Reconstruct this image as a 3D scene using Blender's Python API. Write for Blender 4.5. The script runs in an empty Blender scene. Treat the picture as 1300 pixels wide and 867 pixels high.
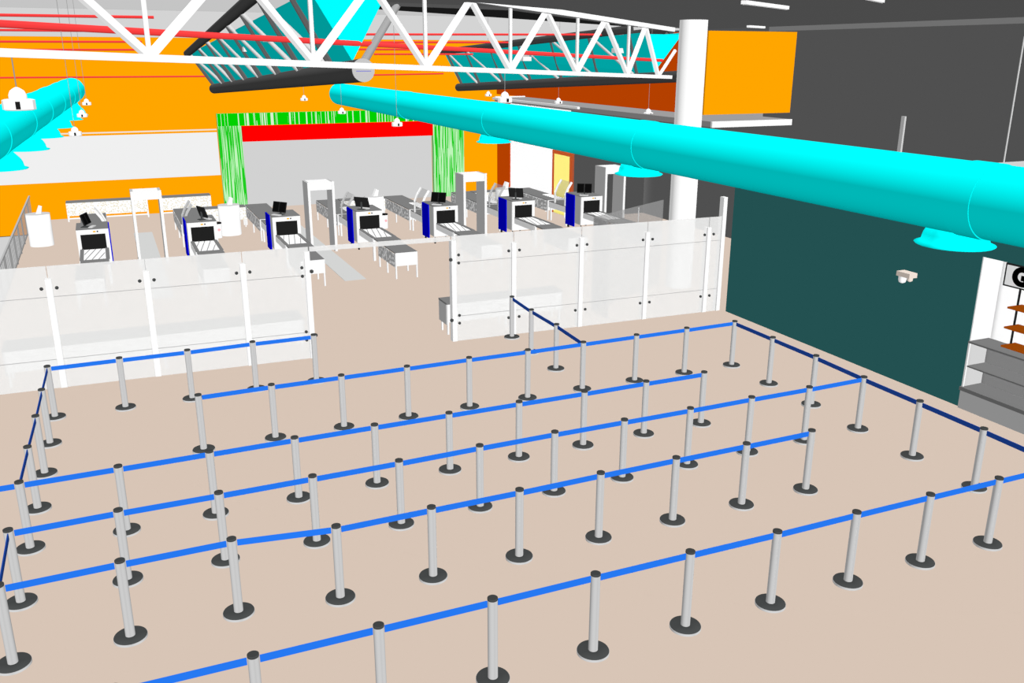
import bpy, math
from mathutils import Vector, Matrix

SC = bpy.context.scene
COL = SC.collection
V = Vector

# ------------------------------------------------------------------ materials
def lin(c):
    c = c / 255.0
    return c / 12.92 if c <= 0.04045 else ((c + 0.055) / 1.055) ** 2.4

MATS = {}
def paint(name, rgb, k=1.0, rough=1.0):
    """matt paint; rgb is the 0-255 shade of the paint, k its reflectance scale"""
    if name in MATS:
        return MATS[name]
    m = bpy.data.materials.new(name)
    m.use_nodes = True
    nt = m.node_tree
    nt.nodes.clear()
    out = nt.nodes.new('ShaderNodeOutputMaterial')
    d = nt.nodes.new('ShaderNodeBsdfDiffuse')
    d.inputs['Color'].default_value = tuple(min(0.995, lin(c) * k) for c in rgb) + (1,)
    nt.links.new(d.outputs[0], out.inputs[0])
    MATS[name] = m
    return m

def sheet(name, rgb, alpha):
    m = bpy.data.materials.new(name)
    m.use_nodes = True
    nt = m.node_tree
    nt.nodes.clear()
    out = nt.nodes.new('ShaderNodeOutputMaterial')
    d = nt.nodes.new('ShaderNodeBsdfDiffuse')
    d.inputs['Color'].default_value = tuple(lin(c) for c in rgb) + (1,)
    t = nt.nodes.new('ShaderNodeBsdfTransparent')
    mx = nt.nodes.new('ShaderNodeMixShader')
    mx.inputs[0].default_value = alpha
    nt.links.new(t.outputs[0], mx.inputs[1])
    nt.links.new(d.outputs[0], mx.inputs[2])
    nt.links.new(mx.outputs[0], out.inputs[0])
    MATS[name] = m
    return m

def pattern(name, kind, scale, a, b, thr, vec=(1, 1, 1)):
    """two-tone surface pattern in object coordinates"""
    m = bpy.data.materials.new(name)
    m.use_nodes = True
    nt = m.node_tree
    nt.nodes.clear()
    out = nt.nodes.new('ShaderNodeOutputMaterial')
    d = nt.nodes.new('ShaderNodeBsdfDiffuse')
    tc = nt.nodes.new('ShaderNodeTexCoord')
    mp = nt.nodes.new('ShaderNodeMapping')
    mp.inputs['Scale'].default_value = vec
    nt.links.new(tc.outputs['Object'], mp.inputs[0])
    if kind == 'noise':
        t = nt.nodes.new('ShaderNodeTexNoise')
        t.inputs['Scale'].default_value = scale
        t.inputs['Detail'].default_value = 0
        src = t.outputs[0]
    else:
        t = nt.nodes.new('ShaderNodeTexVoronoi')
        t.inputs['Scale'].default_value = scale
        src = t.outputs['Distance']
    nt.links.new(mp.outputs[0], t.inputs['Vector'])
    r = nt.nodes.new('ShaderNodeValToRGB')
    r.color_ramp.interpolation = 'CONSTANT'
    r.color_ramp.elements[0].color = tuple(lin(c) for c in a) + (1,)
    r.color_ramp.elements[1].position = thr
    r.color_ramp.elements[1].color = tuple(lin(c) for c in b) + (1,)
    nt.links.new(src, r.inputs[0])
    nt.links.new(r.outputs[0], d.inputs['Color'])
    nt.links.new(d.outputs[0], out.inputs[0])
    MATS[name] = m
    return m

WHITE = paint('white_paint', (255, 255, 255))
FLOOR = paint('beige_floor', (216, 197, 182))
ORANGE = paint('orange_wall_paint', (255, 165, 0))
ORANGE_SHADE = paint('shaded_orange_paint', (184, 64, 0), k=1/0.46)  # orange of the side-facing walls with their shade painted in
DARKG = paint('charcoal_wall_paint', (80, 80, 80), k=1/0.46)
DARKC = paint('charcoal_ceiling_paint', (200, 200, 200))
BLACKC = paint('black_beam_paint', (80, 80, 80))
PINE = paint('pine_green_wall_paint', (35, 81, 81), k=1/0.46)
LGREY = paint('light_grey_paint', (211, 211, 211))
BAND = paint('off_white_band_paint', (239, 239, 239))
SHUT = paint('shutter_grey', (209, 209, 209))
RED = paint('red_board', (255, 0, 0))
CYAN = paint('cyan_duct_paint', (0, 255, 255))
CYAN_SHADE = paint('shaded_cyan_sheet', (0, 150, 150), k=1/0.46)  # cyan trough sheet, side shade painted into the colour
TUBE = paint('dark_tube_steel', (74, 74, 74))
TUBE2 = paint('grey_lacing_steel', (92, 92, 92))
LEDGE = paint('ledge_shade_grey', (160, 158, 158))  # shade of the upward ledge face painted as grey
LACE = paint('pale_lacing_steel', (196, 196, 196))
ENDCAP = paint('pale_end_plate', (196, 196, 196))
PIPE = paint('red_pipe_paint', (240, 62, 62))
STEEL = paint('brushed_post_steel', (196, 196, 196))
CAP = paint('dark_post_plastic', (66, 68, 68))
RIM = paint('pale_rim_steel', (205, 205, 205))
BLUE = paint('blue_belt', (38, 120, 240))
BLUE_SHADE = paint('shaded_blue_belt', (22, 52, 118), k=1/0.46)  # same blue belt, darkened for side-facing runs; shade is in the colour
TOPG = paint('top_shade_grey', (128, 128, 128))  # dimmer light on upward faces painted in as grey tops
SIDEG = paint('grey_side_steel', (138, 138, 138), k=1/0.46)  # side shade of white units painted as grey; plain grey on guard arms
DBLUE = paint('deep_blue_panel', (0, 0, 150), k=1/0.46)
BLACK = paint('black_rubber', (34, 34, 34))
YEL = paint('yellow_light', (255, 190, 0))
MAT = paint('pale_mat', (212, 213, 212))
DOORY = paint('yellow_door', (255, 240, 130))
FRAMEB = paint('rust_door_frame', (190, 84, 40))
BROWN = paint('brown_shelf', (150, 70, 10))
COUNT = paint('counter_grey', (140, 140, 140), k=1/0.46)
COUNT2 = paint('counter_mid_grey', (126, 126, 126))
PINK = paint('pink_sticker', (255, 190, 195))
CREAM = paint('cream_plastic', (240, 226, 214))
JOINT = paint('joint_grey', (170, 170, 170))
RAILG = paint('rail_dark_steel', (150, 150, 150))
GLASS = sheet('frosted_partition_glass', (241, 241, 240), 0.60)
SMOKE = sheet('smoky_panel', (150, 150, 150), 0.42)
MESH = pattern('perforated_steel', 'voronoi', 16, (236, 226, 196), (255, 255, 255), 0.36)
MESHG = pattern('shaded_perforated_side', 'voronoi', 9, (255, 255, 255), (190, 190, 190), 0.42)  # side shade of the perforated sheet mixed in as grey
GREENH = pattern('green_striped_header', 'noise', 24.0, (0, 208, 0), (215, 240, 205), 0.61, (1.0, 1.0, 0.01))
GREENS = pattern('green_striped_slats', 'noise', 34, (30, 205, 30), (190, 245, 185), 0.50, (1.0, 1.0, 0.02))
PERF = pattern('white_perforated_wall', 'voronoi', 26, (215, 215, 215), (255, 255, 255), 0.12)

# ------------------------------------------------------------------ geometry
class MB:
    """collects shapes and links them as ONE mesh object"""
    def __init__(s):
        s.v, s.f, s.sm = [], [], []
    def add(s, vs, fs, smooth=False):
        b = len(s.v)
        s.v += [tuple(p) for p in vs]
        s.f += [tuple(b + i for i in q) for q in fs]
        s.sm += [smooth] * len(fs)
        return s
    def box(s, x0, x1, y0, y1, z0, z1):
        vs = [(x, y, z) for z in (z0, z1) for y in (y0, y1) for x in (x0, x1)]
        return s.add(vs, [(0, 2, 3, 1), (4, 5, 7, 6), (0, 1, 5, 4), (2, 6, 7, 3), (0, 4, 6, 2), (1, 3, 7, 5)])
    def beam(s, a, b, w, h=None, up=(0, 0, 1)):
        """square bar from a to b"""
        h = h or w
        a, b = V(a), V(b)
        d = (b - a).normalized()
        up = V(up)
        if abs(d.dot(up)) > 0.98:
            up = V((0, 1, 0))
        sd = d.cross(up).normalized()
        u = sd.cross(d)
        vs = [p + sd * i * w / 2 + u * j * h / 2 for p in (a, b) for j in (-1, 1) for i in (-1, 1)]
        return s.add(vs, [(0, 2, 3, 1), (4, 5, 7, 6), (0, 1, 5, 4), (2, 6, 7, 3), (0, 4, 6, 2), (1, 3, 7, 5)])
    def tube(s, a, b, r, r2=None, n=20, caps=True):
        r2 = r if r2 is None else r2
        a, b = V(a), V(b)
        d = (b - a).normalized()
        up = V((0, 0, 1)) if abs(d.z) < 0.98 else V((0, 1, 0))
        x = d.cross(up).normalized()
        y = x.cross(d)
        vs = []
        for p, q in ((a, r), (b, r2)):
            for k in range(n):
                t = 2 * math.pi * k / n
                vs.append(p + (x * math.cos(t) + y * math.sin(t)) * q)
        s.add(vs, [(k, (k + 1) % n, n + (k + 1) % n, n + k) for k in range(n)], True)
        if caps:
            s.add(vs[:n], [tuple(range(n - 1, -1, -1))])
            s.add(vs[n:], [tuple(range(n))])
        return s
    def lathe(s, prof, c=(0, 0, 0), n=24, sx=1, sy=1, smooth=True):
        vs, fs = [], []
        m = len(prof)
        for r, z in prof:
            for k in range(n):
                t = 2 * math.pi * k / n
                vs.append((c[0] + r * sx * math.cos(t), c[1] + r * sy * math.sin(t), c[2] + z))
        for i in range(m - 1):
            for k in range(n):
                fs.append((i * n + k, i * n + (k + 1) % n, (i + 1) * n + (k + 1) % n, (i + 1) * n + k))
        s.add(vs, fs, smooth)
        s.add(vs[:n], [tuple(range(n - 1, -1, -1))])
        s.add(vs[-n:], [tuple(range(n))])
        return s
    def prism(s, poly, axis, lo, hi):
        """polygon in the two other axes, extruded along axis"""
        def P(p, t):
            return {'x': (t, p[0], p[1]), 'y': (p[0], t, p[1]), 'z': (p[0], p[1], t)}[axis]
        n = len(poly)
        vs = [P(p, lo) for p in poly] + [P(p, hi) for p in poly]
        fs = [tuple(range(n)), tuple(range(2 * n - 1, n - 1, -1))]
        fs += [(k, n + k, n + (k + 1) % n, (k + 1) % n) for k in range(n)]
        return s.add(vs, fs)
    def build(s, name, mat, parent=None, label=None):
        me = bpy.data.meshes.new(name)
        me.from_pydata(s.v, [], s.f)
        me.polygons.foreach_set('use_smooth', s.sm)
        me.materials.append(mat)
        me.update()
        import bmesh
        bm = bmesh.new()
        bm.from_mesh(me)
        bmesh.ops.recalc_face_normals(bm, faces=bm.faces)
        bm.to_mesh(me)
        bm.free()
        o = bpy.data.objects.new(name, me)
        COL.objects.link(o)
        if parent is not None:
            o.parent = parent
        if label:
            o['label'] = label
        return o

def thing(name, label, cat, loc=(0, 0, 0), group=None):
    o = bpy.data.objects.new(name, None)
    COL.objects.link(o)
    o.location = loc
    o['label'] = label
    o['category'] = cat
    if group:
        o['group'] = group
    return o

def tag(o, label, cat, group=None):
    o['label'] = label
    o['category'] = cat
    if group:
        o['group'] = group
    return o

def struct(o, label=None):
    o['kind'] = 'structure'
    if label:
        o['label'] = label
        o['category'] = o.name.split('_')[0]
    return o

def B(x0, x1, y0, y1, z0, z1):
    return MB().box(x0, x1, y0, y1, z0, z1)

ORD = ['first', 'second', 'third', 'fourth', 'fifth', 'sixth', 'seventh', 'eighth', 'ninth', 'tenth', 'eleventh', 'twelfth']

# ------------------------------------------------------------------ setting
XR = 16.6       # face of the mezzanine side wall
fl = MB()
fl.box(-12, 26, -6, 18.9, -0.25, 0)
fl.box(-2.85, 26, 18.9, 39.3, -0.25, 0)
struct(fl.build('floor', FLOOR), 'wide plain beige floor of the checkpoint hall')
struct(B(-12, -2.86, 18.92, 39.3, -0.75, -0.55).build('floor_lower', LGREY), 'light grey lower floor left of the railing')
struct(B(-12, 19.5, 39.25, 39.5, -0.52, 6.76).build('wall_back', ORANGE), 'orange back wall across the far end of the hall')
struct(B(-12, 28, 39.25, 39.5, 6.762, 7.75).build('wall_back_upper', LGREY), 'light grey strip of wall above the orange back wall')
struct(B(-12, 28, 39.25, 39.5, 7.752, 9.2).build('wall_back_top', paint('grey_ceiling_paint', (196, 196, 196))), 'grey topmost strip of the back wall')
struct(B(-12, 4.27, 39.19, 39.248, 1.42, 3.14).build('trim_1', BAND), 'off-white horizontal band across the orange back wall')
struct(B(-12, 4.27, 39.17, 39.248, 3.22, 3.27).build('trim_2', CREAM), 'thin pale strip above the off-white band')
wr = MB().box(13.9, 14.06, 10.95, 18.02, 0, 3.83)
wr.box(13.9, 14.06, -6, 10.95, 2.82, 3.83)
wr.box(13.9, 14.06, -6, 5.0, 0, 2.82)
struct(wr.build('wall_right', PINE), 'dark pine green wall along the right side')
struct(B(13.905, 14.45, 10.93, 10.948, 0, 2.82).build('trim_11', WHITE), 'white side lining of the shop recess')
struct(B(14.07, 19.88, -6, 14.87, 3.70, 3.83).build('trim_3', LGREY), 'light grey slab behind the top of the pine green wall')
struct(B(19.9, 20.2, -6, 34, 0, 7.04).build('wall_far_right', DARKG), 'charcoal wall rising behind the green wall')
struct(B(19.83, 19.9, -6, 24.6, 6.90, 7.04).build('trim_4', paint('grey_cornice', (160, 160, 160))), 'grey cornice along the top of the charcoal wall')
struct(B(XR, 19.9, 31.7, 31.9, 0, 4.3).build('wall_recess', paint('charcoal_recess_paint', (80, 80, 80))), 'charcoal wall beside the yellow door')
struct(B(16.62, 19.9, 33.4, 37.72, 0, 4.27).build('wall_door_side', PERF), 'white perforated wall left of the yellow door')
struct(B(16.62, 19.0, 37.75, 39.24, 0, 4.27).build('wall_corner', ORANGE_SHADE), 'shade-painted orange side wall in the far right corner')
w = MB()
w.box(XR, XR + 0.12, 23.42, 30, 4.46, 6.85)
w.box(XR, XR + 0.12, 30, 39.24, 4.46, 6.5)
struct(w.build('wall_mezzanine_side', ORANGE_SHADE), 'shade-painted orange side of the raised box above the ledge')
struct(B(XR, 19.86, 23.30, 23.42, 4.46, 6.86).build('wall_mezzanine_front', ORANGE), 'orange front of the raised box right of the column')
struct(B(15.22, 17.95, 21.0, 23.4, 4.3, 4.45).build('trim_5', LEDGE), 'pale ledge slab under the orange box')
lg = B(15.22, 18.9, 23.402, 36.2, 4.3, 4.45).build('trim_6', LEDGE)
struct(lg, 'pale ledge slab running back along the shade-painted orange wall')
struct(B(15.22, 17.95, 20.93, 20.998, 4.29, 4.452).build('trim_7', WHITE), 'white front edge of the ledge below the orange box')
struct(B(15.12, 15.218, 28.6, 36.2, 4.38, 4.46).build('trim_8', WHITE), 'white side edge strip of the ledge')
struct(B(15.22, 16.58, 36.1, 36.2, 4.455, 4.50).build('trim_9', WHITE), 'white upstand at the far end of the ledge')
# dark ceiling over the queue; its far edge runs parallel to the white truss
struct(MB().prism([(-12, 5.0), (3.6, 16.62), (15.54, 25.52), (20.2, 29.0), (20.2, -6), (-12, -6)], 'z', 7.05, 7.2).build('ceiling', DARKC), 'charcoal ceiling over the queue')
struct(MB().prism([(3.73, 16.72), (15.54, 25.52), (7.49, 16.95), (3.45, 16.06)], 'z', 6.99, 7.048).build('trim_10', BLACKC), 'black tapering edge of the charcoal ceiling')
struct(B(-12, 19.3, 16, 39.5, 9.2, 9.35).build('ceiling_far', LGREY), 'higher light ceiling over the scanners')
# door
dr = thing('door_1', 'yellow door in a rust frame beside the white perforated wall', 'door', (XR, 32.5, 0))
dr['kind'] = 'structure'
MB().box(0.0, 0.05, -0.62, 0.78, 0, 2.38).build('door_panel', DOORY, dr)
f = MB()
f.box(-0.03, 0.08, -0.80, -0.62, 0, 2.52)
f.box(-0.03, 0.08, 0.78, 0.90, 0, 2.52)
f.box(-0.03, 0.08, -0.62, 0.78, 2.38, 2.52)
f.build('door_frame', FRAMEB, dr)

# column
c = thing('column', 'thick round white column standing behind the glass screen', 'column', (14.3, 20.75, 0))
c['kind'] = 'structure'
MB().lathe([(0.36, 0), (0.36, 7.04)], n=40).build('shaft', WHITE, c)

# ------------------------------------------------------------------ back wall fittings
p = thing('slatted_portal', 'green and white slatted frame around the grey shutter on the back wall', 'portal', (9.6, 39.1, 0))
B(-5.3, 5.3, -0.1, 0.13, 3.38, 3.87).build('header', GREENH, p)
B(-5.3, -4.38, -0.08, 0.13, 0, 3.375).build('side_panel', GREENS, p)
B(3.84, 5.3, -0.08, 0.13, 0, 3.375).build('side_panel', GREENS, p)
tag(B(5.24, 13.42, 38.98, 39.2, 2.74, 3.36).build('fascia_board', RED), 'long plain red board above the grey shutter', 'sign board')
sh = thing('roller_shutter', 'large plain light grey shutter below the red board', 'shutter', (9.33, 39.15, 0))
B(-4.09, 4.07, 0, 0.06, 0, 2.73).build('curtain', SHUT, sh)
B(-4.09, 4.07, -0.02, -0.002, 0, 0.06).build('bottom_bar', SHUT, sh)

# ------------------------------------------------------------------ roof steel
# white truss, running diagonally down to the column
T0, T1 = V((-0.84, 10.87, 6.19)), V((13.98, 21.06, 5.62))
tr = thing('roof_truss', 'white steel lattice truss crossing the top of the view to the column', 'truss', (0, 0, 0))
DT = (T1 - T0)
dt = DT.normalized()
MB().beam(T0 - dt * 4, T1 - dt * 0.2, 0.085).build('bottom_chord', WHITE, tr)
BJ = [V(q) for q in ((-1.9, 10.05, 6.23), (0.62, 11.91, 6.15), (2.88, 13.5, 6.06), (5.09, 15.06, 5.97), (7.32, 16.63, 5.88), (9.61, 18.25, 5.81), (11.8, 19.78, 5.72), (13.4, 20.9, 5.64))]
def top_at(p, t=0.0):
    q = p + dt * t
    return V((q.x, q.y, 7.38 - 0.0395 * (q.x + 0.84)))
MB().beam(top_at(T0, -4), top_at(T1 - dt * 0.2), 0.10).build('top_chord', WHITE, tr)
tops = []
for i, b in enumerate(BJ):
    if 0 < i < 7:
        MB().beam(b, top_at(b), 0.055).build('vertical', WHITE, tr)
    if i + 1 < len(BJ):
        m = (b + BJ[i + 1]) / 2
        MB().beam(b, top_at(m), 0.085).build('diagonal', WHITE, tr)
        MB().beam(BJ[i + 1], top_at(m), 0.085).build('diagonal', WHITE, tr)
MB().beam(BJ[-1], (13.95, 21.0, 6.3), 0.06).build('diagonal', WHITE, tr)

def tri_truss(label, near, far, tln, tlf, hw, nodes, rb, rt, trough_top, s0):
    """inverted triangular tube truss: bottom chord, two top chords, lacing, sheet trough inside"""
    t = thing('triangular_truss', label, 'truss', (0, 0, 0), 'dark triangular roof trusses')
    near, far, tln, tlf = V(near), V(far), V(tln), V(tlf)
    MB().tube(far, near, rb, n=28).build('bottom_chord', TUBE, t)
    e = (near - far).normalized()
    MB().tube(near, near + e * 0.02, rb * 0.995, n=28).build('end_plate', ENDCAP, t)
    pe = near + e * 0.026
    MB().box(pe.x - 0.12, pe.x + 0.12, pe.y - 0.006, pe.y, pe.z - 0.02, pe.z - 0.008).build('weld_mark', paint('violet_mark', (130, 130, 215)), t)
    MB().tube(tlf, tln, rt, n=24).build('top_chord', TUBE, t)
    mir = V((2 * hw, 0, 0))
    MB().tube(tlf + mir, tln + mir, rt, n=24).build('top_chord', TUBE, t)
    def bot(y):
        return near.lerp(far, (y - near.y) / (far.y - near.y))
    def top(y):
        return tln.lerp(tlf, (y - tln.y) / (tlf.y - tln.y))
    rl = rb * 0.33
    for side in (0, 1):
        o = mir * side
        for k, y in enumerate(nodes):
            MB().tube(bot(y), top(y) + o, rl, n=10).build('strut', TUBE2, t)
            if k + 1 < len(nodes):
                MB().tube(bot(y), top(nodes[k + 1]) + o, rl * 0.85, n=10).build('diagonal_brace', LACE, t)
    MB().tube(bot(near.y + 0.3), V((near.x + 1.27, near.y + 2.03, near.z + 1.16)), rl * 1.1, n=12).build('diagonal_brace', RAILG, t)
    # sheet trough: a V with closed near end
    y0, y1 = trough_top
    s = 0.94
    a0, a1 = bot(y0) + V((0, 0, rb * 0.9)), bot(y1) + V((0, 0, rb * 0.9))
    l0, l1 = top(y0), top(y1)
    q = 0.05
    L0 = a0.lerp(l0, s0); L1 = a1.lerp(l1, s)
    R0 = a0.lerp(l0 + mir, s0); R1 = a1.lerp(l1 + mir, s)
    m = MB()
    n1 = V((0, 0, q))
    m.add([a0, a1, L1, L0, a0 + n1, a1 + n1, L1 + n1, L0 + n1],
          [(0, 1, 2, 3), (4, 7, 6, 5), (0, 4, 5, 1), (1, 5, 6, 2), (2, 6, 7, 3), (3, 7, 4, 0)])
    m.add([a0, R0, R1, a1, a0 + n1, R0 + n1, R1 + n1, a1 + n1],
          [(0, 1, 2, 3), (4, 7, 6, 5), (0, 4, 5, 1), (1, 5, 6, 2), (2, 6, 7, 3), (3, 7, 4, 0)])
    m.build('sheet_trough', CYAN_SHADE, t)
    d = V((0, -0.03, 0))
    MB().add([a0, L0, R0, a0 + d, L0 + d, R0 + d],
             [(0, 1, 2), (3, 5, 4), (0, 3, 4, 1), (1, 4, 5, 2), (2, 5, 3, 0)]).build('end_sheet', CYAN, t, label='bright cyan end sheet')
    return t

tri_truss('dark tubular truss with shade-painted cyan sheet, nearer one on the left', (3.89, 14.6, 5.94), (4.23, 38.4, 4.86),
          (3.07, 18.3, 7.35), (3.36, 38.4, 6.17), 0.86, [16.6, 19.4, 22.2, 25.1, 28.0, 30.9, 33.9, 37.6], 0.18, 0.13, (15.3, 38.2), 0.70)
tri_truss('dark tubular truss with shade-painted cyan sheet, farther one ending at the column', (15.25, 21.75, 5.64), (14.44, 38.4, 4.80),
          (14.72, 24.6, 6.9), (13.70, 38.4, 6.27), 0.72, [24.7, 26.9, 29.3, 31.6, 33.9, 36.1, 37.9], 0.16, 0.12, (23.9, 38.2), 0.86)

# red pipes
off = V((-0.05, 0.95, 0.0))
P0, P1 = V((-0.87, 11.83, 6.49)), V((15.76, 23.59, 6.0))
dp = (P1 - P0).normalized()
tag(MB().tube(P0 - dp * 4, P1 - dp * 1.2, 0.042, n=14).build('fire_main_pipe', PIPE), 'thick red pipe sloping across behind the white truss', 'pipe')
SP = [
    ((-8, 22, 6.9), (1.32, 22, 6.92), 'thin red sprinkler pipe ending upper left, highest of them'),
    ((-8, 27, 6.71), (-0.04, 27, 6.73), 'thin red sprinkler pipe just below the thick red pipe at the left edge'),
    ((-8, 31, 6.46), (1.44, 31, 6.51), 'thin red sprinkler pipe on the orange wall top, above the white chord'),
    ((-8, 34, 6.26), (1.43, 34, 6.29), 'thin red sprinkler pipe skimming the top of the white chord at left'),
    ((-8, 38.8, 5.32), (4.1, 38.8, 5.32), 'thin red sprinkler pipe low on the orange wall, above the left duct'),
    ((6.97, 26, 6.70), (15.30, 26, 6.78), 'thin red sprinkler pipe with an upturned end near the column'),
    ((7.93, 30, 6.54), (13.2, 30, 6.57), 'thin red sprinkler pipe crossing in front of the farther dark truss'),
    ((8.2, 32, 6.33), (10.6, 32, 6.33), 'short thin red sprinkler pipe just right of the near truss end'),
    ((9.5, 34, 6.17), (13.4, 34, 6.18), 'thin red sprinkler pipe reaching the far dark truss from the left'),
    ((8.4, 38.8, 5.30), (13.9, 38.8, 5.37), 'thin red sprinkler pipe low on the wall between the dark trusses'),
]
for i, (a, b, lb) in enumerate(SP):
    m = MB().tube(a, b, 0.03, n=8)
    if i == 5:
        m.tube(b, (b[0], b[1], b[2] + 0.32), 0.03, n=8)
    tag(m.build('sprinkler_pipe', PIPE), lb, 'pipe', 'thin red sprinkler pipes')

# flood lights hanging inside the trusses
for (x, y, z, lb) in ((3.70, 25.0, 6.30, 'small white floodlight on the near truss, left of its pair'), (3.66, 21.3, 6.50, 'small white floodlight on the near truss close to the cyan end'),
                      (13.98, 30.5, 6.03, 'small white floodlight on the far truss, left of its pair'), (14.85, 25.4, 6.30, 'small white floodlight on the far truss near the column')):
    t = thing('floodlight', lb, 'light', (x, y, z), 'floodlights on the trusses')
    MB().box(-0.16, 0.16, -0.22, 0.22, -0.07, 0.07).build('lamp_head', WHITE, t)
    MB().box(-0.17, 0.17, -0.03, 0.03, 0.07, 0.2).build('bracket', LACE, t)

# ------------------------------------------------------------------ ducts
def diffuser_mb(x, y, z, dx):
    m = MB().lathe([(0.44, 0), (0.46, 0.015), (0.39, 0.04), (0.37, 0.13), (0.34, 0.19), (0.21, 0.34), (0.18, 0.38), (0.175, 0.42)], (x, y, z), n=32)
    m.tube((x, y, z + 0.34), (x + dx, y, z + 0.55), 0.16, n=20)
    return m
R = 0.41
DR = thing('round_duct', 'large cyan round duct crossing from the back to the right edge', 'duct', (8.83, 0, 4.66), 'cyan ventilation ducts')
MB().tube((0, 3.0, 0), (0, 36.9, 0), R, n=64).build('duct_body', CYAN, DR)
for y in (7.07, 14.05, 21.0, 28.0):
    MB().tube((0, y - 0.17, 0), (0, y + 0.17, 0), R + 0.012, n=64).build('collar', CYAN, DR)
for y in (7.75, 15.04, 22.2):
    diffuser_mb(0.48, y, -0.66, -0.30).build('diffuser', CYAN, DR)
A, Bq = V((-2.15, 14.0, 4.72)), V((-0.77, 37.0, 4.93))
DL = thing('round_duct', 'cyan ribbed round duct on the left with a row of diffusers below', 'duct', (0, 0, 0), 'cyan ventilation ducts')
MB().tube(A, Bq, R, n=48).build('duct_body', CYAN, DL)
ys = [16.0, 19.6, 23.4, 26.8, 30.2, 33.6, 36.0]
for y in ys:
    q = A.lerp(Bq, (y - A.y) / (Bq.y - A.y))
    dd = (Bq - A).normalized() * 0.17
    ce = q - (Bq - A).normalized() * 0.9
    MB().tube(ce - dd, ce + dd, R + 0.014, n=48).build('collar', CYAN, DL)
    diffuser_mb(q.x + 0.02, q.y, 4.10, 0).build('diffuser', CYAN, DL)

# ------------------------------------------------------------------ pendant lamps
LAMPS = [
    (-0.75, 10.95, 5.62, 6.15, 1.03, 'large white pendant lamp hanging nearest at the left edge'),
    (-0.58, 24.42, 4.30, 9.2, 0.95, 'white pendant lamp lowest of three beside the left duct'),
    (-0.47, 30.58, 4.36, 9.2, 0.95, 'white pendant lamp in the middle of three beside the left duct'),
    (-0.35, 35.16, 4.48, 9.2, 0.95, 'white pendant lamp highest and farthest of three by the left duct'),
    (7.51, 37.38, 4.40, 9.2, 0.95, 'small white pendant lamp on orange wall below the near dark truss'),
    (7.84, 32.56, 4.16, 9.2, 0.95, 'white pendant lamp in front of the green header, left one'),
    (7.48, 24.74, 4.28, 9.2, 0.98, 'white pendant lamp in front of the red board'),
    (7.15, 16.50, 5.30, 5.88, 0.92, 'white pendant lamp hanging from the truss above the right duct'),
    (15.01, 36.38, 4.50, 9.2, 0.9, 'small white pendant lamp partly hidden left of the ledge end'),
    (15.34, 30.49, 4.47, 9.2, 0.95, 'white pendant lamp above the ledge, farther from the column'),
    (15.51, 24.65, 4.38, 9.2, 0.98, 'white pendant lamp above the ledge, next to the column'),
]
for x, y, z, zt, s, lb in LAMPS:
    t = thing('pendant_lamp', lb, 'lamp', (x, y, z), 'white pendant lamps')
    MB().lathe([(0.13 * s, 0.0), (0.152 * s, 0.01), (0.152 * s, 0.10 * s), (0.12 * s, 0.11 * s)], n=12, smooth=False).build('drum', WHITE, t)
    MB().lathe([(0.085 * s, 0.10 * s), (0.083 * s, 0.15 * s), (0.065 * s, 0.19 * s), (0.03 * s, 0.215 * s), (0.01, 0.225 * s)], n=20).build('dome', WHITE, t)
    MB().tube((0, 0, 0.2 * s), (0, 0, zt - z), 0.006, n=6).build('cable', RAILG, t)
    MB().box(-0.022, 0.022, -0.158 * s, -0.148 * s, 0.015, 0.09 * s).build('slot', BLACK, t)

# ------------------------------------------------------------------ ceiling battens, conduits, camera
for x, y, r_, L, lb in ((10.9, 13.65, 0.56, 1.1, 'white ceiling batten light at the top edge right of the column'), (10.75, 11.18, 0.56, 1.05, 'white ceiling batten light nearest the top edge, right of the other'),
                        (19.0, 24.2, 0.5, 0.6, 'small white ceiling batten light above the orange box')):
    t = thing('batten_light', lb, 'light', (x, y, 7.048), 'ceiling batten lights')
    t.rotation_euler = (0, 0, r_)
    MB().box(-L, L, -0.05, 0.05, -0.06, 0).build('housing', WHITE, t)
    MB().box(-L * 0.97, L * 0.97, -0.03, 0.03, -0.07, -0.06).build('diffuser_strip', LACE, t)
tag(B(19.84, 19.9, 18.68, 18.80, 3.0, 4.62).build('wall_conduit', LGREY), 'short wide pale conduit on the charcoal wall above the duct', 'conduit')
tag(MB().tube((19.87, 15.5, 3.0), (19.87, 15.5, 6.62), 0.018, n=8).build('wall_conduit', LGREY), 'long thin pale conduit on the charcoal wall at the right edge', 'conduit')
t = thing('security_camera', 'small cream twin-lens security camera on the pine green wall', 'camera', (13.9, 12.45, 2.10))
B(-0.20, 0, -0.16, 0.16, 0.04, 0.13).build('housing', CREAM, t)
MB().lathe([(0.02, -0.10), (0.06, -0.08), (0.075, -0.03), (0.075, 0.04)], (-0.12, 0.07, 0), n=20).build('dome', WHITE, t)
MB().lathe([(0.02, -0.04), (0.05, -0.02), (0.055, 0.04)], (-0.10, -0.09, 0), n=16).build('dome', CREAM, t)

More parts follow.
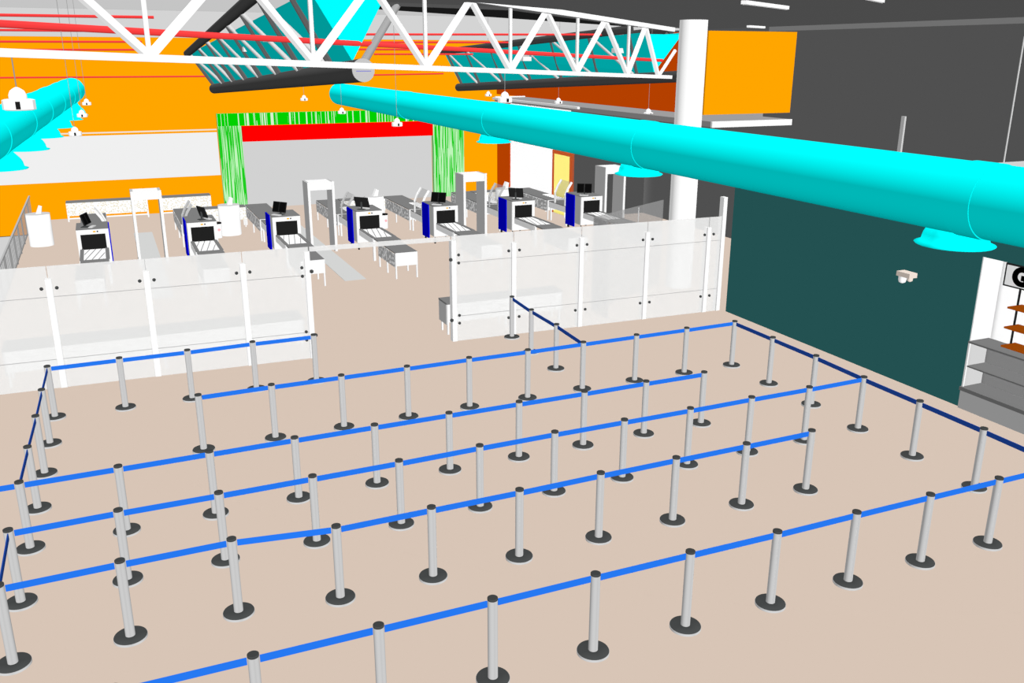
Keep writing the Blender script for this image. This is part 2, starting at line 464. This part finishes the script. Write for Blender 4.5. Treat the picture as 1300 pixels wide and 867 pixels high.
# ------------------------------------------------------------------ shop corner at the right edge
tag(B(14.42, 14.45, 4.9, 10.93, 0, 2.82).build('backing_panel', WHITE), 'tall white panel in the recess behind the grey display counter', 'panel')
t = thing('shop_sign', 'pale sign with a black border and a bold black letter G', 'sign', (14.25, 9.6, 2.32))
B(0, 0.09, -0.46, 1.14, 0, 0.41).build('border', BLACK, t)
B(-0.015, 0, -0.43, 1.10, 0.03, 0.38).build('face', LGREY, t)
cu = bpy.data.curves.new('letter', 'FONT')
cu.body = 'G'
cu.size = 0.42
cu.extrude = 0.004
cu.offset = 0.028
cu.align_x = 'CENTER'
cu.align_y = 'CENTER'
tmp = bpy.data.objects.new('tmp_letter', cu)
COL.objects.link(tmp)
bpy.context.view_layer.update()
dg = bpy.context.evaluated_depsgraph_get()
me = bpy.data.meshes.new_from_object(tmp.evaluated_get(dg))
bpy.data.objects.remove(tmp)
me.materials.clear()
me.materials.append(paint('black_ink', (0, 0, 0)))
L = bpy.data.objects.new('letter', me)
COL.objects.link(L)
L.parent = t
L.location = (-0.02, 0.80, 0.205)
L.rotation_euler = (math.pi / 2, 0, -math.pi / 2)
L.scale = (1.05, 1, 1)
t = thing('wall_shelf_unit', 'brown shelves on a thin black upright below the sign', 'shelf', (14.3, 10.4, 0))
for z in (2.03, 1.67, 1.33):
    B(-0.26, 0.10, -2.0, 0.02, z - 0.03, z).build('shelf_board', BROWN, t)
MB().box(-0.03, 0.0, 0.0, 0.025, 1.28, 2.33).build('upright', BLACK, t)
t = thing('display_counter', 'grey display counter with two open shelves set in the recess', 'counter', (13.84, 0, 0))
B(0, 0.52, 5.0, 10.92, 0, 0.35).build('base', COUNT, t)
B(-0.04, 0.52, 5.0, 10.92, 0.352, 0.42).build('base_top', COUNT2, t)
B(0.02, 0.48, 5.0, 10.88, 0.80, 0.825).build('shelf_board', COUNT2, t)
B(0.0, 0.52, 5.0, 10.92, 1.25, 1.28).build('top_board', COUNT2, t)
B(0.04, 0.48, 10.89, 10.91, 0.42, 1.25).build('end_glass', LGREY, t)
B(0.49, 0.52, 5.0, 10.9, 0.42, 1.25).build('back_panel', COUNT2, t)
MB().box(0.0, 0.03, 10.88, 10.91, 0.42, 1.25).build('end_post', WHITE, t)

# ------------------------------------------------------------------ glass partition
def gy(x):
    return 18.65 - 0.0283 * (x + 2.36)
def partition(label, x0, x1, fins, tall, gap_side):
    t = thing('glass_partition', label, 'partition', (0, 0, 0), 'frosted glass partitions')
    edges = [x0] + [f for f in fins if x0 + 0.3 < f < x1 - 0.3] + [x1]
    for a, b in zip(edges[:-1], edges[1:]):
        MB().beam((a + 0.008, gy(a), 1.2), (b - 0.008, gy(b), 1.2), 0.02, 2.4).build('glass_panel', GLASS, t)
    for f_ in fins:
        z = 2.15
        if f_ in tall:
            z = tall[f_]
        MB().box(f_ - 0.055, f_ + 0.055, gy(f_) - 0.035, gy(f_) + 0.12, 0, z).build('fin_post', WHITE, t)
    for z in (0.58, 1.81):
        MB().beam((x0, gy(x0) - 0.014, z), (x1, gy(x1) - 0.014, z), 0.004, 0.010).build('joint_strip', JOINT, t)
    for f_ in edges[1:-1]:
        for z in ((0.42, 1.98) if x0 > 0 else (1.98,)):
            for d in (-0.13, 0.13):
                q = f_ + d
                MB().lathe([(0.012, -0.032), (0.032, -0.016), (0.032, 0.016), (0.012, 0.032)], (q, gy(q) - 0.03, z), n=12).build('glass_fitting', CAP, t)
    if gap_side:
        xe = x1 if gap_side == 'right' else x0
        sg = -1 if gap_side == 'right' else 1
        for z in (0.42, 0.60, 1.80, 1.98):
            q = xe + sg * 0.16
            MB().lathe([(0.012, -0.032), (0.032, -0.016), (0.032, 0.016), (0.012, 0.032)], (q, gy(q) - 0.03, z), n=12).build('glass_fitting', CAP, t)
        for z in (0.51, 1.89):
            MB().beam((xe + sg * 0.03, gy(xe) - 0.02, z - 0.1), (xe + sg * 0.03, gy(xe) - 0.02, z + 0.1), 0.012, 0.012).build('hinge_strip', CAP, t)
            MB().lathe([(0.01, -0.04), (0.04, -0.02), (0.04, 0.02), (0.01, 0.04)], (xe - sg * 0.03, gy(xe) - 0.05, z), n=12).build('hinge_knuckle', CAP, t)
    return t
partition('frosted glass partition left of the opening, with three slim white fins', -4.6, 3.60, [-3.0, -1.25, 0.46, 2.27, 3.56], {3.56: 2.3}, 'right')
partition('frosted glass partition right of the opening, reaching the green wall', 6.69, 13.84, [6.74, 8.17, 9.87, 11.62, 13.35, 13.76], {6.74: 2.3, 13.76: 2.87}, 'left')
tag(MB().beam((3.62, gy(3.6), 2.35), (6.67, gy(6.7), 2.35), 0.02, 0.10).build('glass_header', GLASS), 'narrow frosted glass strip spanning the opening between the partitions', 'header')
# smoky booth behind the right hand screen
bt = thing('smoky_screen', 'smoky grey screen standing behind the right glass partition beside the column', 'screen', (0, 0, 0))
MB().box(10.79, 10.83, 18.6, 19.42, 0, 2.38).build('side_panel', SMOKE, bt)
MB().beam((10.83, 19.44, 1.19), (13.9, 21.12, 1.19), 0.03, 2.38).build('long_panel', SMOKE, bt)

def long_table(label, x0, x1, y0, y1):
    t = thing('search_table', label, 'table', (x0, y0, 0), 'long tables behind the glass')
    w_, d_ = x1 - x0, y1 - y0
    B(0, w_, 0, d_, 0.73, 0.77).build('table_top', TOPG, t)
    B(0.03, w_ - 0.03, 0.02, 0.04, 0.30, 0.73).build('front_panel', WHITE, t)
    B(0.0, 0.03, 0.02, d_ - 0.02, 0.25, 0.73).build('end_panel', SIDEG, t)
    B(w_ - 0.03, w_, 0.02, d_ - 0.02, 0.25, 0.73).build('end_panel', SIDEG, t)
    for x in (0.04, w_ / 2, w_ - 0.08):
        for y in (0.05, d_ - 0.09):
            B(x, x + 0.04, y, y + 0.04, 0, 0.73).build('leg', WHITE, t)
long_table('long low table seen through the left glass partition', -2.25, 3.50, 18.95, 19.65)
long_table('long low table seen through the right glass partition', 6.72, 9.7, 18.86, 19.4)

# railing on the left
rl = thing('stair_railing', 'grey metal railing with close bars beside the lower floor', 'railing', (-2.85, 0, 0))
B(0.0, 0.05, 19.2, 39.2, 0.93, 0.98).build('top_rail', paint('pale_rail', (190, 190, 190)), rl)
B(0.01, 0.04, 19.2, 39.2, 0.06, 0.09).build('bottom_rail', RAILG, rl)
y = 19.25
k = 0
bar = None
while y < 39.2:
    if k % 6 == 0:
        B(0.0, 0.045, y - 0.02, y + 0.02, 0, 0.93).build('rail_post', RAILG, rl)
    elif bar is None:
        bar = B(0.018, 0.032, -0.008, 0.008, 0.09, 0.93).build('bar', RAILG, rl)
        bar.location = (0, y, 0)
    else:
        q = bar.copy()
        COL.objects.link(q)
        q.parent = rl
        q.location = (0, y, 0)
    y += 0.28
    k += 1

# ------------------------------------------------------------------ screening lanes
LX = [-1.03, 2.03, 4.58, 7.27, 9.93, 12.83, 15.56]
LN = ['leftmost lane', 'second lane from the left', 'third lane from the left', 'middle lane', 'third lane from the right', 'second lane from the right', 'rightmost lane']
def perf_table(root, w_, y0, y1, mesh_side=True, rollers=None):
    B(0, w_, y0, y1, 0.74, 0.77).build('table_top', TOPG, root)
    B(0.0, w_, y0 - 0.02, y0, 0.38, 0.76).build('front_panel', WHITE, root)
    for x in (-0.012, w_):
        B(x, x + 0.012, y0 + 0.02, y1, 0.34, 0.73).build('side_mesh', MESHG, root)
    for x in (0.0, w_ - 0.04):
        for y in (y0, (y0 + y1) / 2, y1 - 0.04):
            B(x, x + 0.04, y, y + 0.04, 0, 0.74).build('leg', WHITE, root)
for i, x0 in enumerate(LX):
    ln = LN[i]
    right = i == 0
    # scanner
    t = thing('baggage_scanner', 'white x-ray baggage scanner with black curtain, ' + ln, 'scanner', (x0, 28.95, 0), 'x-ray baggage scanners')
    b = MB()
    b.box(0, 0.87, 0, 0.06, 1.13, 1.27)
    b.box(0, 0.10, 0, 0.06, 0.25, 1.13)
    b.box(0.77, 0.87, 0, 0.06, 0.25, 1.13)
    b.box(0.10, 0.77, 0, 0.06, 0.25, 0.66)
    b.build('front_frame', WHITE, t)
    B(0.01, 0.86, 0.06, 1.18, 0.25, 1.265).build('housing', SIDEG, t)
    B(0, 0.87, 0, 1.2, 1.27, 1.29).build('top_cover', TOPG, t)
    xs = 0.86 if right else -0.03
    B(xs, xs + 0.04, 0.50, 1.18, 0.12, 1.27).build('blue_side_panel', DBLUE, t)
    c = MB()
    for k in range(8):
        xa = 0.11 + k * 0.0825
        c.box(xa - 0.006, xa + 0.084, 0.015 + 0.006 * (k % 2), 0.04, 0.70, 1.13)
    c.box(0.09, 0.78, -0.06, 0.02, 0.66, 0.72)
    c.build('curtain', BLACK, t)
    xa = 0.45 if i % 2 == 0 else 0.40
    MB().box(xa, xa + 0.07, -0.008, 0, 1.185, 1.225).build('indicator_light', YEL, t)
    MB().box(xa + 0.10, xa + 0.14, -0.008, 0, 1.185, 1.225).build('emergency_button', BLACK, t)
    for x in (0.06, 0.80):
        for y in (0.1, 1.1):
            MB().tube((x - 0.02, y, 0.05), (x + 0.02, y, 0.05), 0.05, n=14).tube((x, y, 0.05), (x, y, 0.25), 0.02, n=8).build('caster', BLACK, t)
    # entry conveyor
    t = thing('roller_conveyor', 'short roller conveyor feeding the scanner front, ' + ln, 'conveyor', (x0 + 0.05, 27.27, 0), 'entry roller conveyors')
    fr = MB()
    fr.box(0, 0.10, 0.0, 1.60, 0.66, 0.72)
    fr.box(0.67, 0.77, 0.0, 1.60, 0.66, 0.72)
    fr.box(0.02, 0.75, -0.62, 0.0, 0.68, 0.72)
    fr.build('frame', TOPG, t)
    B(-0.004, 0.0, 0.0, 1.60, 0.52, 0.70).build('side_skirt', WHITE, t)
    B(0.10, 0.67, 0.0, 1.60, 0.665, 0.702).build('roller_bed', WHITE, t)
    for p0, p1 in (((0.115, 0.85), (0.25, 1.59)), ((0.14, 0.05), (0.41, 1.59)), ((0.31, 0.05), (0.58, 1.59)), ((0.48, 0.05), (0.65, 0.95))):
        MB().beam((p0[0], p0[1], 0.704), (p1[0], p1[1], 0.704), 0.015, 0.006).build('gap_strip', CAP, t)
    for x in (0.0, 0.70):
        B(x, x + 0.07, -0.08, 0.0, 0, 0.70).build('leg', WHITE, t)
    # entry table
    t = thing('divesting_table', 'white table with shade-painted grey top before the conveyor, ' + ln, 'table', (x0 - 0.02, 24.6, 0), 'entry tables')
    perf_table(t, 0.66, 0, 1.75)
    # exit table
    t = thing('exit_table', 'long table with shade-painted grey top behind the scanner, ' + ln, 'table', (x0 + 0.02, 31.75, 0), 'exit tables')
    perf_table(t, 0.80, 0, 3.45)
    for k in range(7):
        y = 0.12 + k * 0.2
        MB().tube((0.42, y, 0.765), (0.76, y, 0.765), 0.03, n=10).build('roller', WHITE, t)
    t = thing('exit_conveyor', 'flat grey conveyor leaving the scanner rear, ' + ln, 'conveyor', (x0 + 0.05, 30.17, 0), 'exit conveyors')
    B(0, 0.77, 0, 1.53, 0.68, 0.75).build('belt_bed', TOPG, t)
    B(-0.006, 0, 0, 1.53, 0.5, 0.72).build('side_skirt', WHITE, t)
    for y in (0.1, 1.4):
        for x in (0.02, 0.70):
            B(x, x + 0.05, y, y + 0.05, 0, 0.68).build('leg', WHITE, t)
    # hood
    if i != 2:
        hx = x0 + (0.80 if right else 0.04)
        s = -1 if right else 1
        t = thing('curved_hood', 'smoky curved guard with white arms on the exit conveyor, ' + ln, 'guard', (hx, 30.3, 0.755), 'curved conveyor guards')
        prof = [(0, 0.0), (0, 0.40), (0.10 * s, 0.63), (0.26 * s, 0.87)]
        for y in (0.0, 0.85):
            a = MB()
            for (p0, p1) in zip(prof[:-1], prof[1:]):
                a.beam((p0[0], y, p0[1]), (p1[0], y, p1[1]), 0.05, 0.07)
            a.build('arm', WHITE if i in (0, 4, 6) else SIDEG, t)
        g = MB()
        for (p0, p1) in zip(prof[:-1], prof[1:]):
            g.add([(p0[0], 0.03, p0[1]), (p1[0], 0.03, p1[1]), (p1[0], 0.82, p1[1]), (p0[0], 0.82, p0[1])], [(0, 1, 2, 3)])
        g.build('panel', SMOKE, t)
    # monitors on the scanner
    face = -1 if i % 2 == 0 and i > 0 else 1
    t = thing('monitor_pair', 'pair of black monitors on top of the scanner, ' + ln, 'monitor', (x0 + (0.30 if i != 1 else 0.52), 29.30, 1.292), 'monitors on the scanners')
    ang = {0: 1.25, 1: 1.9, 2: -0.9, 3: 2.3, 4: -0.75, 5: 2.4, 6: -0.55}[i]
    t.rotation_euler = (0, 0, ang)
    t.scale = (0.72, 0.8, 0.88)
    for sx in (-0.19, 0.19):
        s_ = MB()
        lo, hi = (0.10), (0.46)
        s_.prism([(-0.06, lo), (0.06, hi), (0.10, hi - 0.02), (-0.02, lo - 0.02)], 'x', sx - 0.18, sx + 0.18)
        o = s_.build('screen', BLACK, t)
        MB().prism([(-0.062, lo + 0.02), (0.05, hi - 0.02), (0.048, hi - 0.02), (-0.066, lo + 0.02)], 'x', sx - 0.165, sx + 0.165).build('screen_face', paint('black_glass', (12, 12, 12)), t)
    MB().beam((0, 0.06, 0.0), (0, 0.05, 0.28), 0.06).box(-0.16, 0.16, -0.04, 0.18, 0, 0.02).build('stand', CAP, t)
    MB().box(-0.22, 0.22, -0.26, -0.12, 0, 0.03).build('keyboard', LGREY, t)

# cross tables joining neighbouring exit tables
for a, b, lb in ((1, 2, 'white perforated cross table between the second and third lanes'), (3, 4, 'white perforated cross table right of the middle lane'), (5, 6, 'white perforated cross table between the two rightmost lanes')):
    xa, xb = LX[a] + 0.86, LX[b] - 0.02
    t = thing('cross_table', lb, 'table', (xa, 34.75, 0), 'cross tables')
    B(0, xb - xa, 0, 0.5, 0.74, 0.77).build('table_top', TOPG, t)
    B(0, xb - xa, -0.012, 0, 0.28, 0.74).build('front_mesh', MESH, t)
    for x in (0.02, xb - xa - 0.06):
        for y in (0.02, 0.42):
            B(x, x + 0.04, y, y + 0.04, 0, 0.74).build('leg', WHITE, t)
# benches by the back wall
for xa, xb, lb in ((-1.58, 1.33, 'white perforated bench against the orange wall, left one'), (1.75, 3.72, 'white perforated bench against the orange wall, right one')):
    t = thing('wall_bench', lb, 'bench', (xa, 38.45, 0), 'benches at the orange wall')
    w_ = xb - xa
    B(0, w_, 0, 0.55, 0.70, 0.74).build('bench_top', TOPG, t)
    B(0, w_, -0.012, 0, 0.22, 0.71).build('front_mesh', MESH, t)
    B(0, w_, -0.02, 0.0, 0.10, 0.15).build('lower_rail', WHITE, t)
    for x in (0.0, w_ - 0.05):
        B(x, x + 0.05, 0, 0.05, 0, 0.70).build('leg', WHITE, t)
        B(x, x + 0.05, 0.48, 0.53, 0, 0.70).build('leg', WHITE, t)

# detector arches
for xa, lb in ((0.56, 'white walk-through detector arch between the two left lanes'), (5.78, 'white walk-through detector arch left of the middle lane'),
               (11.08, 'white walk-through detector arch with orange wall behind it'), (16.62, 'white walk-through detector arch farthest right, before the charcoal wall')):
    t = thing('detector_arch', lb, 'metal detector', (xa, 29.1, 0), 'walk-through detector arches')
    for x in (0.0, 0.78):
        B(x, x + 0.07, 0.03, 0.80, 0, 2.26).build('side_panel', SIDEG, t)
        B(x - 0.005, x + 0.075, 0, 0.03, 0, 2.28).build('front_post', WHITE, t)
    B(0.075, 0.775, 0.02, 0.78, 2.02, 2.26).build('lintel', WHITE, t)
    B(-0.01, 0.0, -0.01, 0.03, 0.2, 0.32).build('foot_clip', BLACK, t)
for xa, lb in ((0.62, 'pale grey mat running through the left detector arch'), (5.84, 'pale grey mat running through the arch left of the middle lane')):
    tag(B(xa, xa + 0.62, 24.95, 35.0, 0.001, 0.012).build('floor_mat', MAT), lb, 'mat', 'mats under the arches')

# rounded kiosks and bins
for x, y, lb in ((-2.28, 33.9, 'white rounded kiosk beside the railing on the left'), (3.80, 33.4, 'white rounded kiosk right of the second lane'),
                 (9.1, 33.4, 'white rounded kiosk right of the middle lane'), (14.45, 33.4, 'white rounded kiosk in front of the far shade-painted orange corner')):
    t = thing('rounded_kiosk', lb, 'kiosk', (x, y, 0), 'white rounded kiosks')
    MB().lathe([(0.36, 0), (0.37, 0.03), (0.37, 1.03), (0.36, 1.06)], n=28, sy=0.8).build('body', WHITE, t)
    MB().lathe([(0.375, 1.06), (0.375, 1.08)], n=28, sy=0.8).build('top_plate', LGREY, t)
    MB().prism([(-0.05, 1.08), (0.12, 1.08), (0.16, 1.30), (0.06, 1.34)], 'y', -0.12, 0.10).build('display', WHITE, t)
for x, y, lb in ((3.32, 33.0, 'small white bin with black lid beside the second lane kiosk'), (9.2, 32.5, 'small white bin with black lid beside the middle lane')):
    t = thing('waste_bin', lb, 'bin', (x, y, 0), 'small white bins')
    MB().lathe([(0.13, 0), (0.14, 0.50)], n=20).build('body', WHITE, t)
    MB().lathe([(0.145, 0.50), (0.145, 0.54)], n=20).build('lid', BLACK, t)
    MB().lathe([(0.001, 0), (0.05, 0.001)], n=14).build('sticker', PINK, t).location = (0.03, -0.145, 0.3)
    t.children[-1].rotation_euler = (math.pi / 2, 0, 0)
t = thing('sign_stand', 'thin white floor stand with round base beyond the smoky screen', 'stand', (18.4, 29.6, 0))
MB().lathe([(0.19, 0), (0.2, 0.02), (0.03, 0.05)], n=24).build('base', WHITE, t)
MB().tube((0, 0, 0.05), (0, 0, 0.62), 0.02, n=10).build('pole', WHITE, t)

# ------------------------------------------------------------------ queue posts and belts
def build_post():
    t = bpy.data.objects.new('queue_post', None)
    COL.objects.link(t)
    MB().lathe([(0.178, 0), (0.178, 0.028)], n=36).build('base_rim', RIM, t)
    MB().lathe([(0.176, 0.028), (0.172, 0.036), (0.05, 0.040)], n=36).build('base_plate', CAP, t)
    MB().tube((0, 0, 0.03), (0, 0, 0.962), 0.052, n=28, caps=False).build('pole', STEEL, t)
    MB().lathe([(0.053, 0.960), (0.054, 0.963), (0.054, 0.982), (0.050, 0.985)], n=28).build('cap', CAP, t)
    return t
proto = build_post()
used = []
POS = {}
def place(key, x, y, label):
    if not used:
        t = proto
    else:
        t = proto.copy()
        COL.objects.link(t)
        for ch in proto_parts:
            c = ch.copy()
            COL.objects.link(c)
            c.parent = t
    used.append(key)
    t.location = (x, y, 0)
    t['label'] = label
    t['category'] = 'queue post'
    t['group'] = 'queue barrier posts'
    POS[key] = (t, V((x, y, 0)))
proto_parts = list(proto.children)

def nm(k, n):
    if k == 0: return 'leftmost'
    if k == n - 1: return 'rightmost'
    return ORD[k] + ' from left'
row = {
 'A': [(-1.361, 16.959), (-0.199, 16.961), (0.962, 16.951), (2.142, 16.994), (3.302, 16.986)],
 'B': [(0.908, 14.458), (2.066, 14.476), (3.236, 14.473), (4.404, 14.475), (5.577, 14.487), (6.741, 14.474), (7.91, 14.484), (9.088, 14.49), (10.257, 14.491), (11.441, 14.501)],
 'C': [(-0.332, 12.125), (0.829, 12.133), (1.994, 12.142), (3.167, 12.145), (4.336, 12.146), (5.51, 12.144), (6.675, 12.141), (7.852, 12.151), (9.017, 12.146)],
 'D': [(-1.53, 10.799), (-0.362, 10.816), (0.796, 10.806), (1.966, 10.807), (3.133, 10.81), (4.314, 10.836), (5.494, 10.847), (6.657, 10.842), (7.835, 10.838), (9.011, 10.846), (10.177, 10.84)],
 'E': [(-1.53, 9.563), (-0.375, 9.574), (0.789, 9.568), (1.938, 9.388), (3.102, 9.386), (4.27, 9.382), (5.443, 9.396), (6.616, 9.398), (7.788, 9.396), (8.96, 9.399)],
 'F': [(-0.48, 7.372), (0.69, 7.35), (1.86, 7.33), (3.034, 7.306), (4.205, 7.29), (5.381, 7.268), (6.557, 7.241), (7.736, 7.232), (8.919, 7.215), (10.105, 7.194)],
}
desc = {'A': 'blue-belt row along the left glass partition', 'B': 'second blue-belt row from the back', 'C': 'third blue-belt row from the back',
        'D': 'fourth blue-belt row from the back', 'E': 'second blue-belt row from the front', 'F': 'front blue-belt row nearest the camera'}
for key, pts in row.items():
    for k, (x, y) in enumerate(pts):
        place(key + str(k + 1), x, y, 'grey steel queue post, %s in the %s' % (nm(k, len(pts)), desc[key]))
for k, (x, y) in enumerate([(-1.396, 15.719), (-1.426, 14.507), (-1.467, 13.295), (-1.50, 12.121)]):
    place('L%d' % (k + 1), x, y, 'grey steel queue post, %s in the left side line counted from the glass' % (ORD[k]))
for k, (x, y) in enumerate([(11.43, 13.294), (11.423, 12.08), (11.372, 10.854), (11.354, 9.642), (11.33, 8.44)]):
    place('R%d' % (k + 1), x, y, 'grey steel queue post, %s before the far corner post beside the green wall' % (ORD[k]))
for k, (x, y) in enumerate([(7.974, 15.754), (7.97, 16.95), (8.03, 18.12)]):
    place('G%d' % (k + 1), x, y, 'grey steel queue post in the short shade-painted belt line, %s' % (['nearest the long row', 'in its middle', 'touching the glass partition'][k]))

def belt(a, b, mat):
    ta, pa = POS[a]
    pb = POS[b][1] if isinstance(b, str) else V(b)
    d = (pb - pa)
    n = d.normalized()
    MB().beam(n * 0.058 + V((0, 0, 0.918)), d - n * 0.058 + V((0, 0, 0.922)), 0.012, 0.074).build('belt', mat, ta, label='shade-painted blue belt' if mat is BLUE_SHADE else 'bright blue belt')
for key, pts in row.items():
    for k in range(len(pts) - 1):
        belt(key + str(k + 1), key + str(k + 2), BLUE)
belt('D11', 'R3', BLUE)
belt('L4', 'C1', BLUE)
belt('L4', (-3.9, 12.1, 0), BLUE)
for a, b in (('A1', 'L1'), ('L1', 'L2'), ('L2', 'L3'), ('L3', 'L4'), ('D1', 'E1')):
    belt(a, b, BLUE_SHADE)
for a, b in (('B10', 'R1'), ('R1', 'R2'), ('R2', 'R3'), ('R3', 'R4'), ('R4', 'R5'), ('B7', 'G1'), ('G1', 'G2'), ('G2', 'G3')):
    belt(a, b, BLUE_SHADE)
belt('R5', (11.29, 7.30, 0), BLUE_SHADE)
belt('F10', (11.29, 7.17, 0), BLUE)

# ------------------------------------------------------------------ lights
def sun(name, travel, k):
    l = bpy.data.lights.new(name, 'SUN')
    l.energy = k * math.pi
    l.angle = 0.0
    l.use_shadow = False
    o = bpy.data.objects.new(name, l)
    COL.objects.link(o)
    o.rotation_euler = V(travel).to_track_quat('-Z', 'Y').to_euler()
    o.location = (5, 10, 12)
sun('key_daylight', (0, 1, 0), 1.01)  # shadowless sun lighting the front faces, not real daylight
sun('left_fill', (1, 0, 0), 0.46)  # added shadowless fill for faces turned left
sun('top_fill', (0, 0, -1), 1.0)  # added shadowless fill from above, mainly for the floor
sun('right_fill', (-1, 0, 0), 0.42)  # added shadowless fill for faces turned right
sun('rear_fill', (0, -1, 0), 0.2)  # added weak fill for faces turned away
sun('floor_glow', (0, 0, 1), 0.12)  # added upward sun standing in for light bounced off the floor
def wall_fill(name, loc, sy, sz, k):
    l = bpy.data.lights.new(name, 'AREA')
    l.shape = 'RECTANGLE'
    l.size, l.size_y = sy, sz
    l.spread = math.radians(25)
    l.energy = k * math.pi * sy * sz
    l.use_shadow = False
    o = bpy.data.objects.new(name, l)
    COL.objects.link(o)
    o.matrix_world = Matrix(((0, 0, -1, loc[0]), (-1, 0, 0, loc[1]), (0, 1, 0, loc[2]), (0, 0, 0, 1)))
wall_fill('shop_wall_washer', (13.95, 7.9, 1.42), 6.0, 2.8, 0.55)  # added unseen area light to whiten the recess panel
wall_fill('corner_wall_fill', (16.0, 34.7, 2.1), 6.1, 4.2, 0.55)  # added unseen area light to brighten perforated wall and door
wd = bpy.data.worlds.new('World')
SC.world = wd
wd.use_nodes = True
wd.node_tree.nodes['Background'].inputs[0].default_value = (0, 0, 0, 1)
wd.node_tree.nodes['Background'].inputs[1].default_value = 0.0

# ------------------------------------------------------------------ camera
F, yaw, pit, rol, H = 1150.91, 0.417326, 0.307039, 0.003004, 6.19109
fwd = V((math.sin(yaw) * math.cos(pit), math.cos(yaw) * math.cos(pit), -math.sin(pit)))
rt = V((math.cos(yaw), -math.sin(yaw), 0))
up = rt.cross(fwd)
r2 = rt * math.cos(rol) + up * math.sin(rol)
u2 = -rt * math.sin(rol) + up * math.cos(rol)
cam = bpy.data.cameras.new('camera')
cam.sensor_width = 36
cam.lens = 36 * F / 1300
cam.clip_end = 200
co = bpy.data.objects.new('camera', cam)
COL.objects.link(co)
M = Matrix((r2, u2, -fwd)).transposed().to_4x4()
M.translation = V((0, 0, H))
co.matrix_world = M
SC.camera = co
SC.cycles.max_bounces = 8
SC.cycles.diffuse_bounces = 0
SC.cycles.transparent_max_bounces = 24
vs = SC.view_settings
vs.view_transform = 'Standard'
vs.look = 'None'
vs.exposure = 0
vs.gamma = 1
vs.use_curve_mapping = False
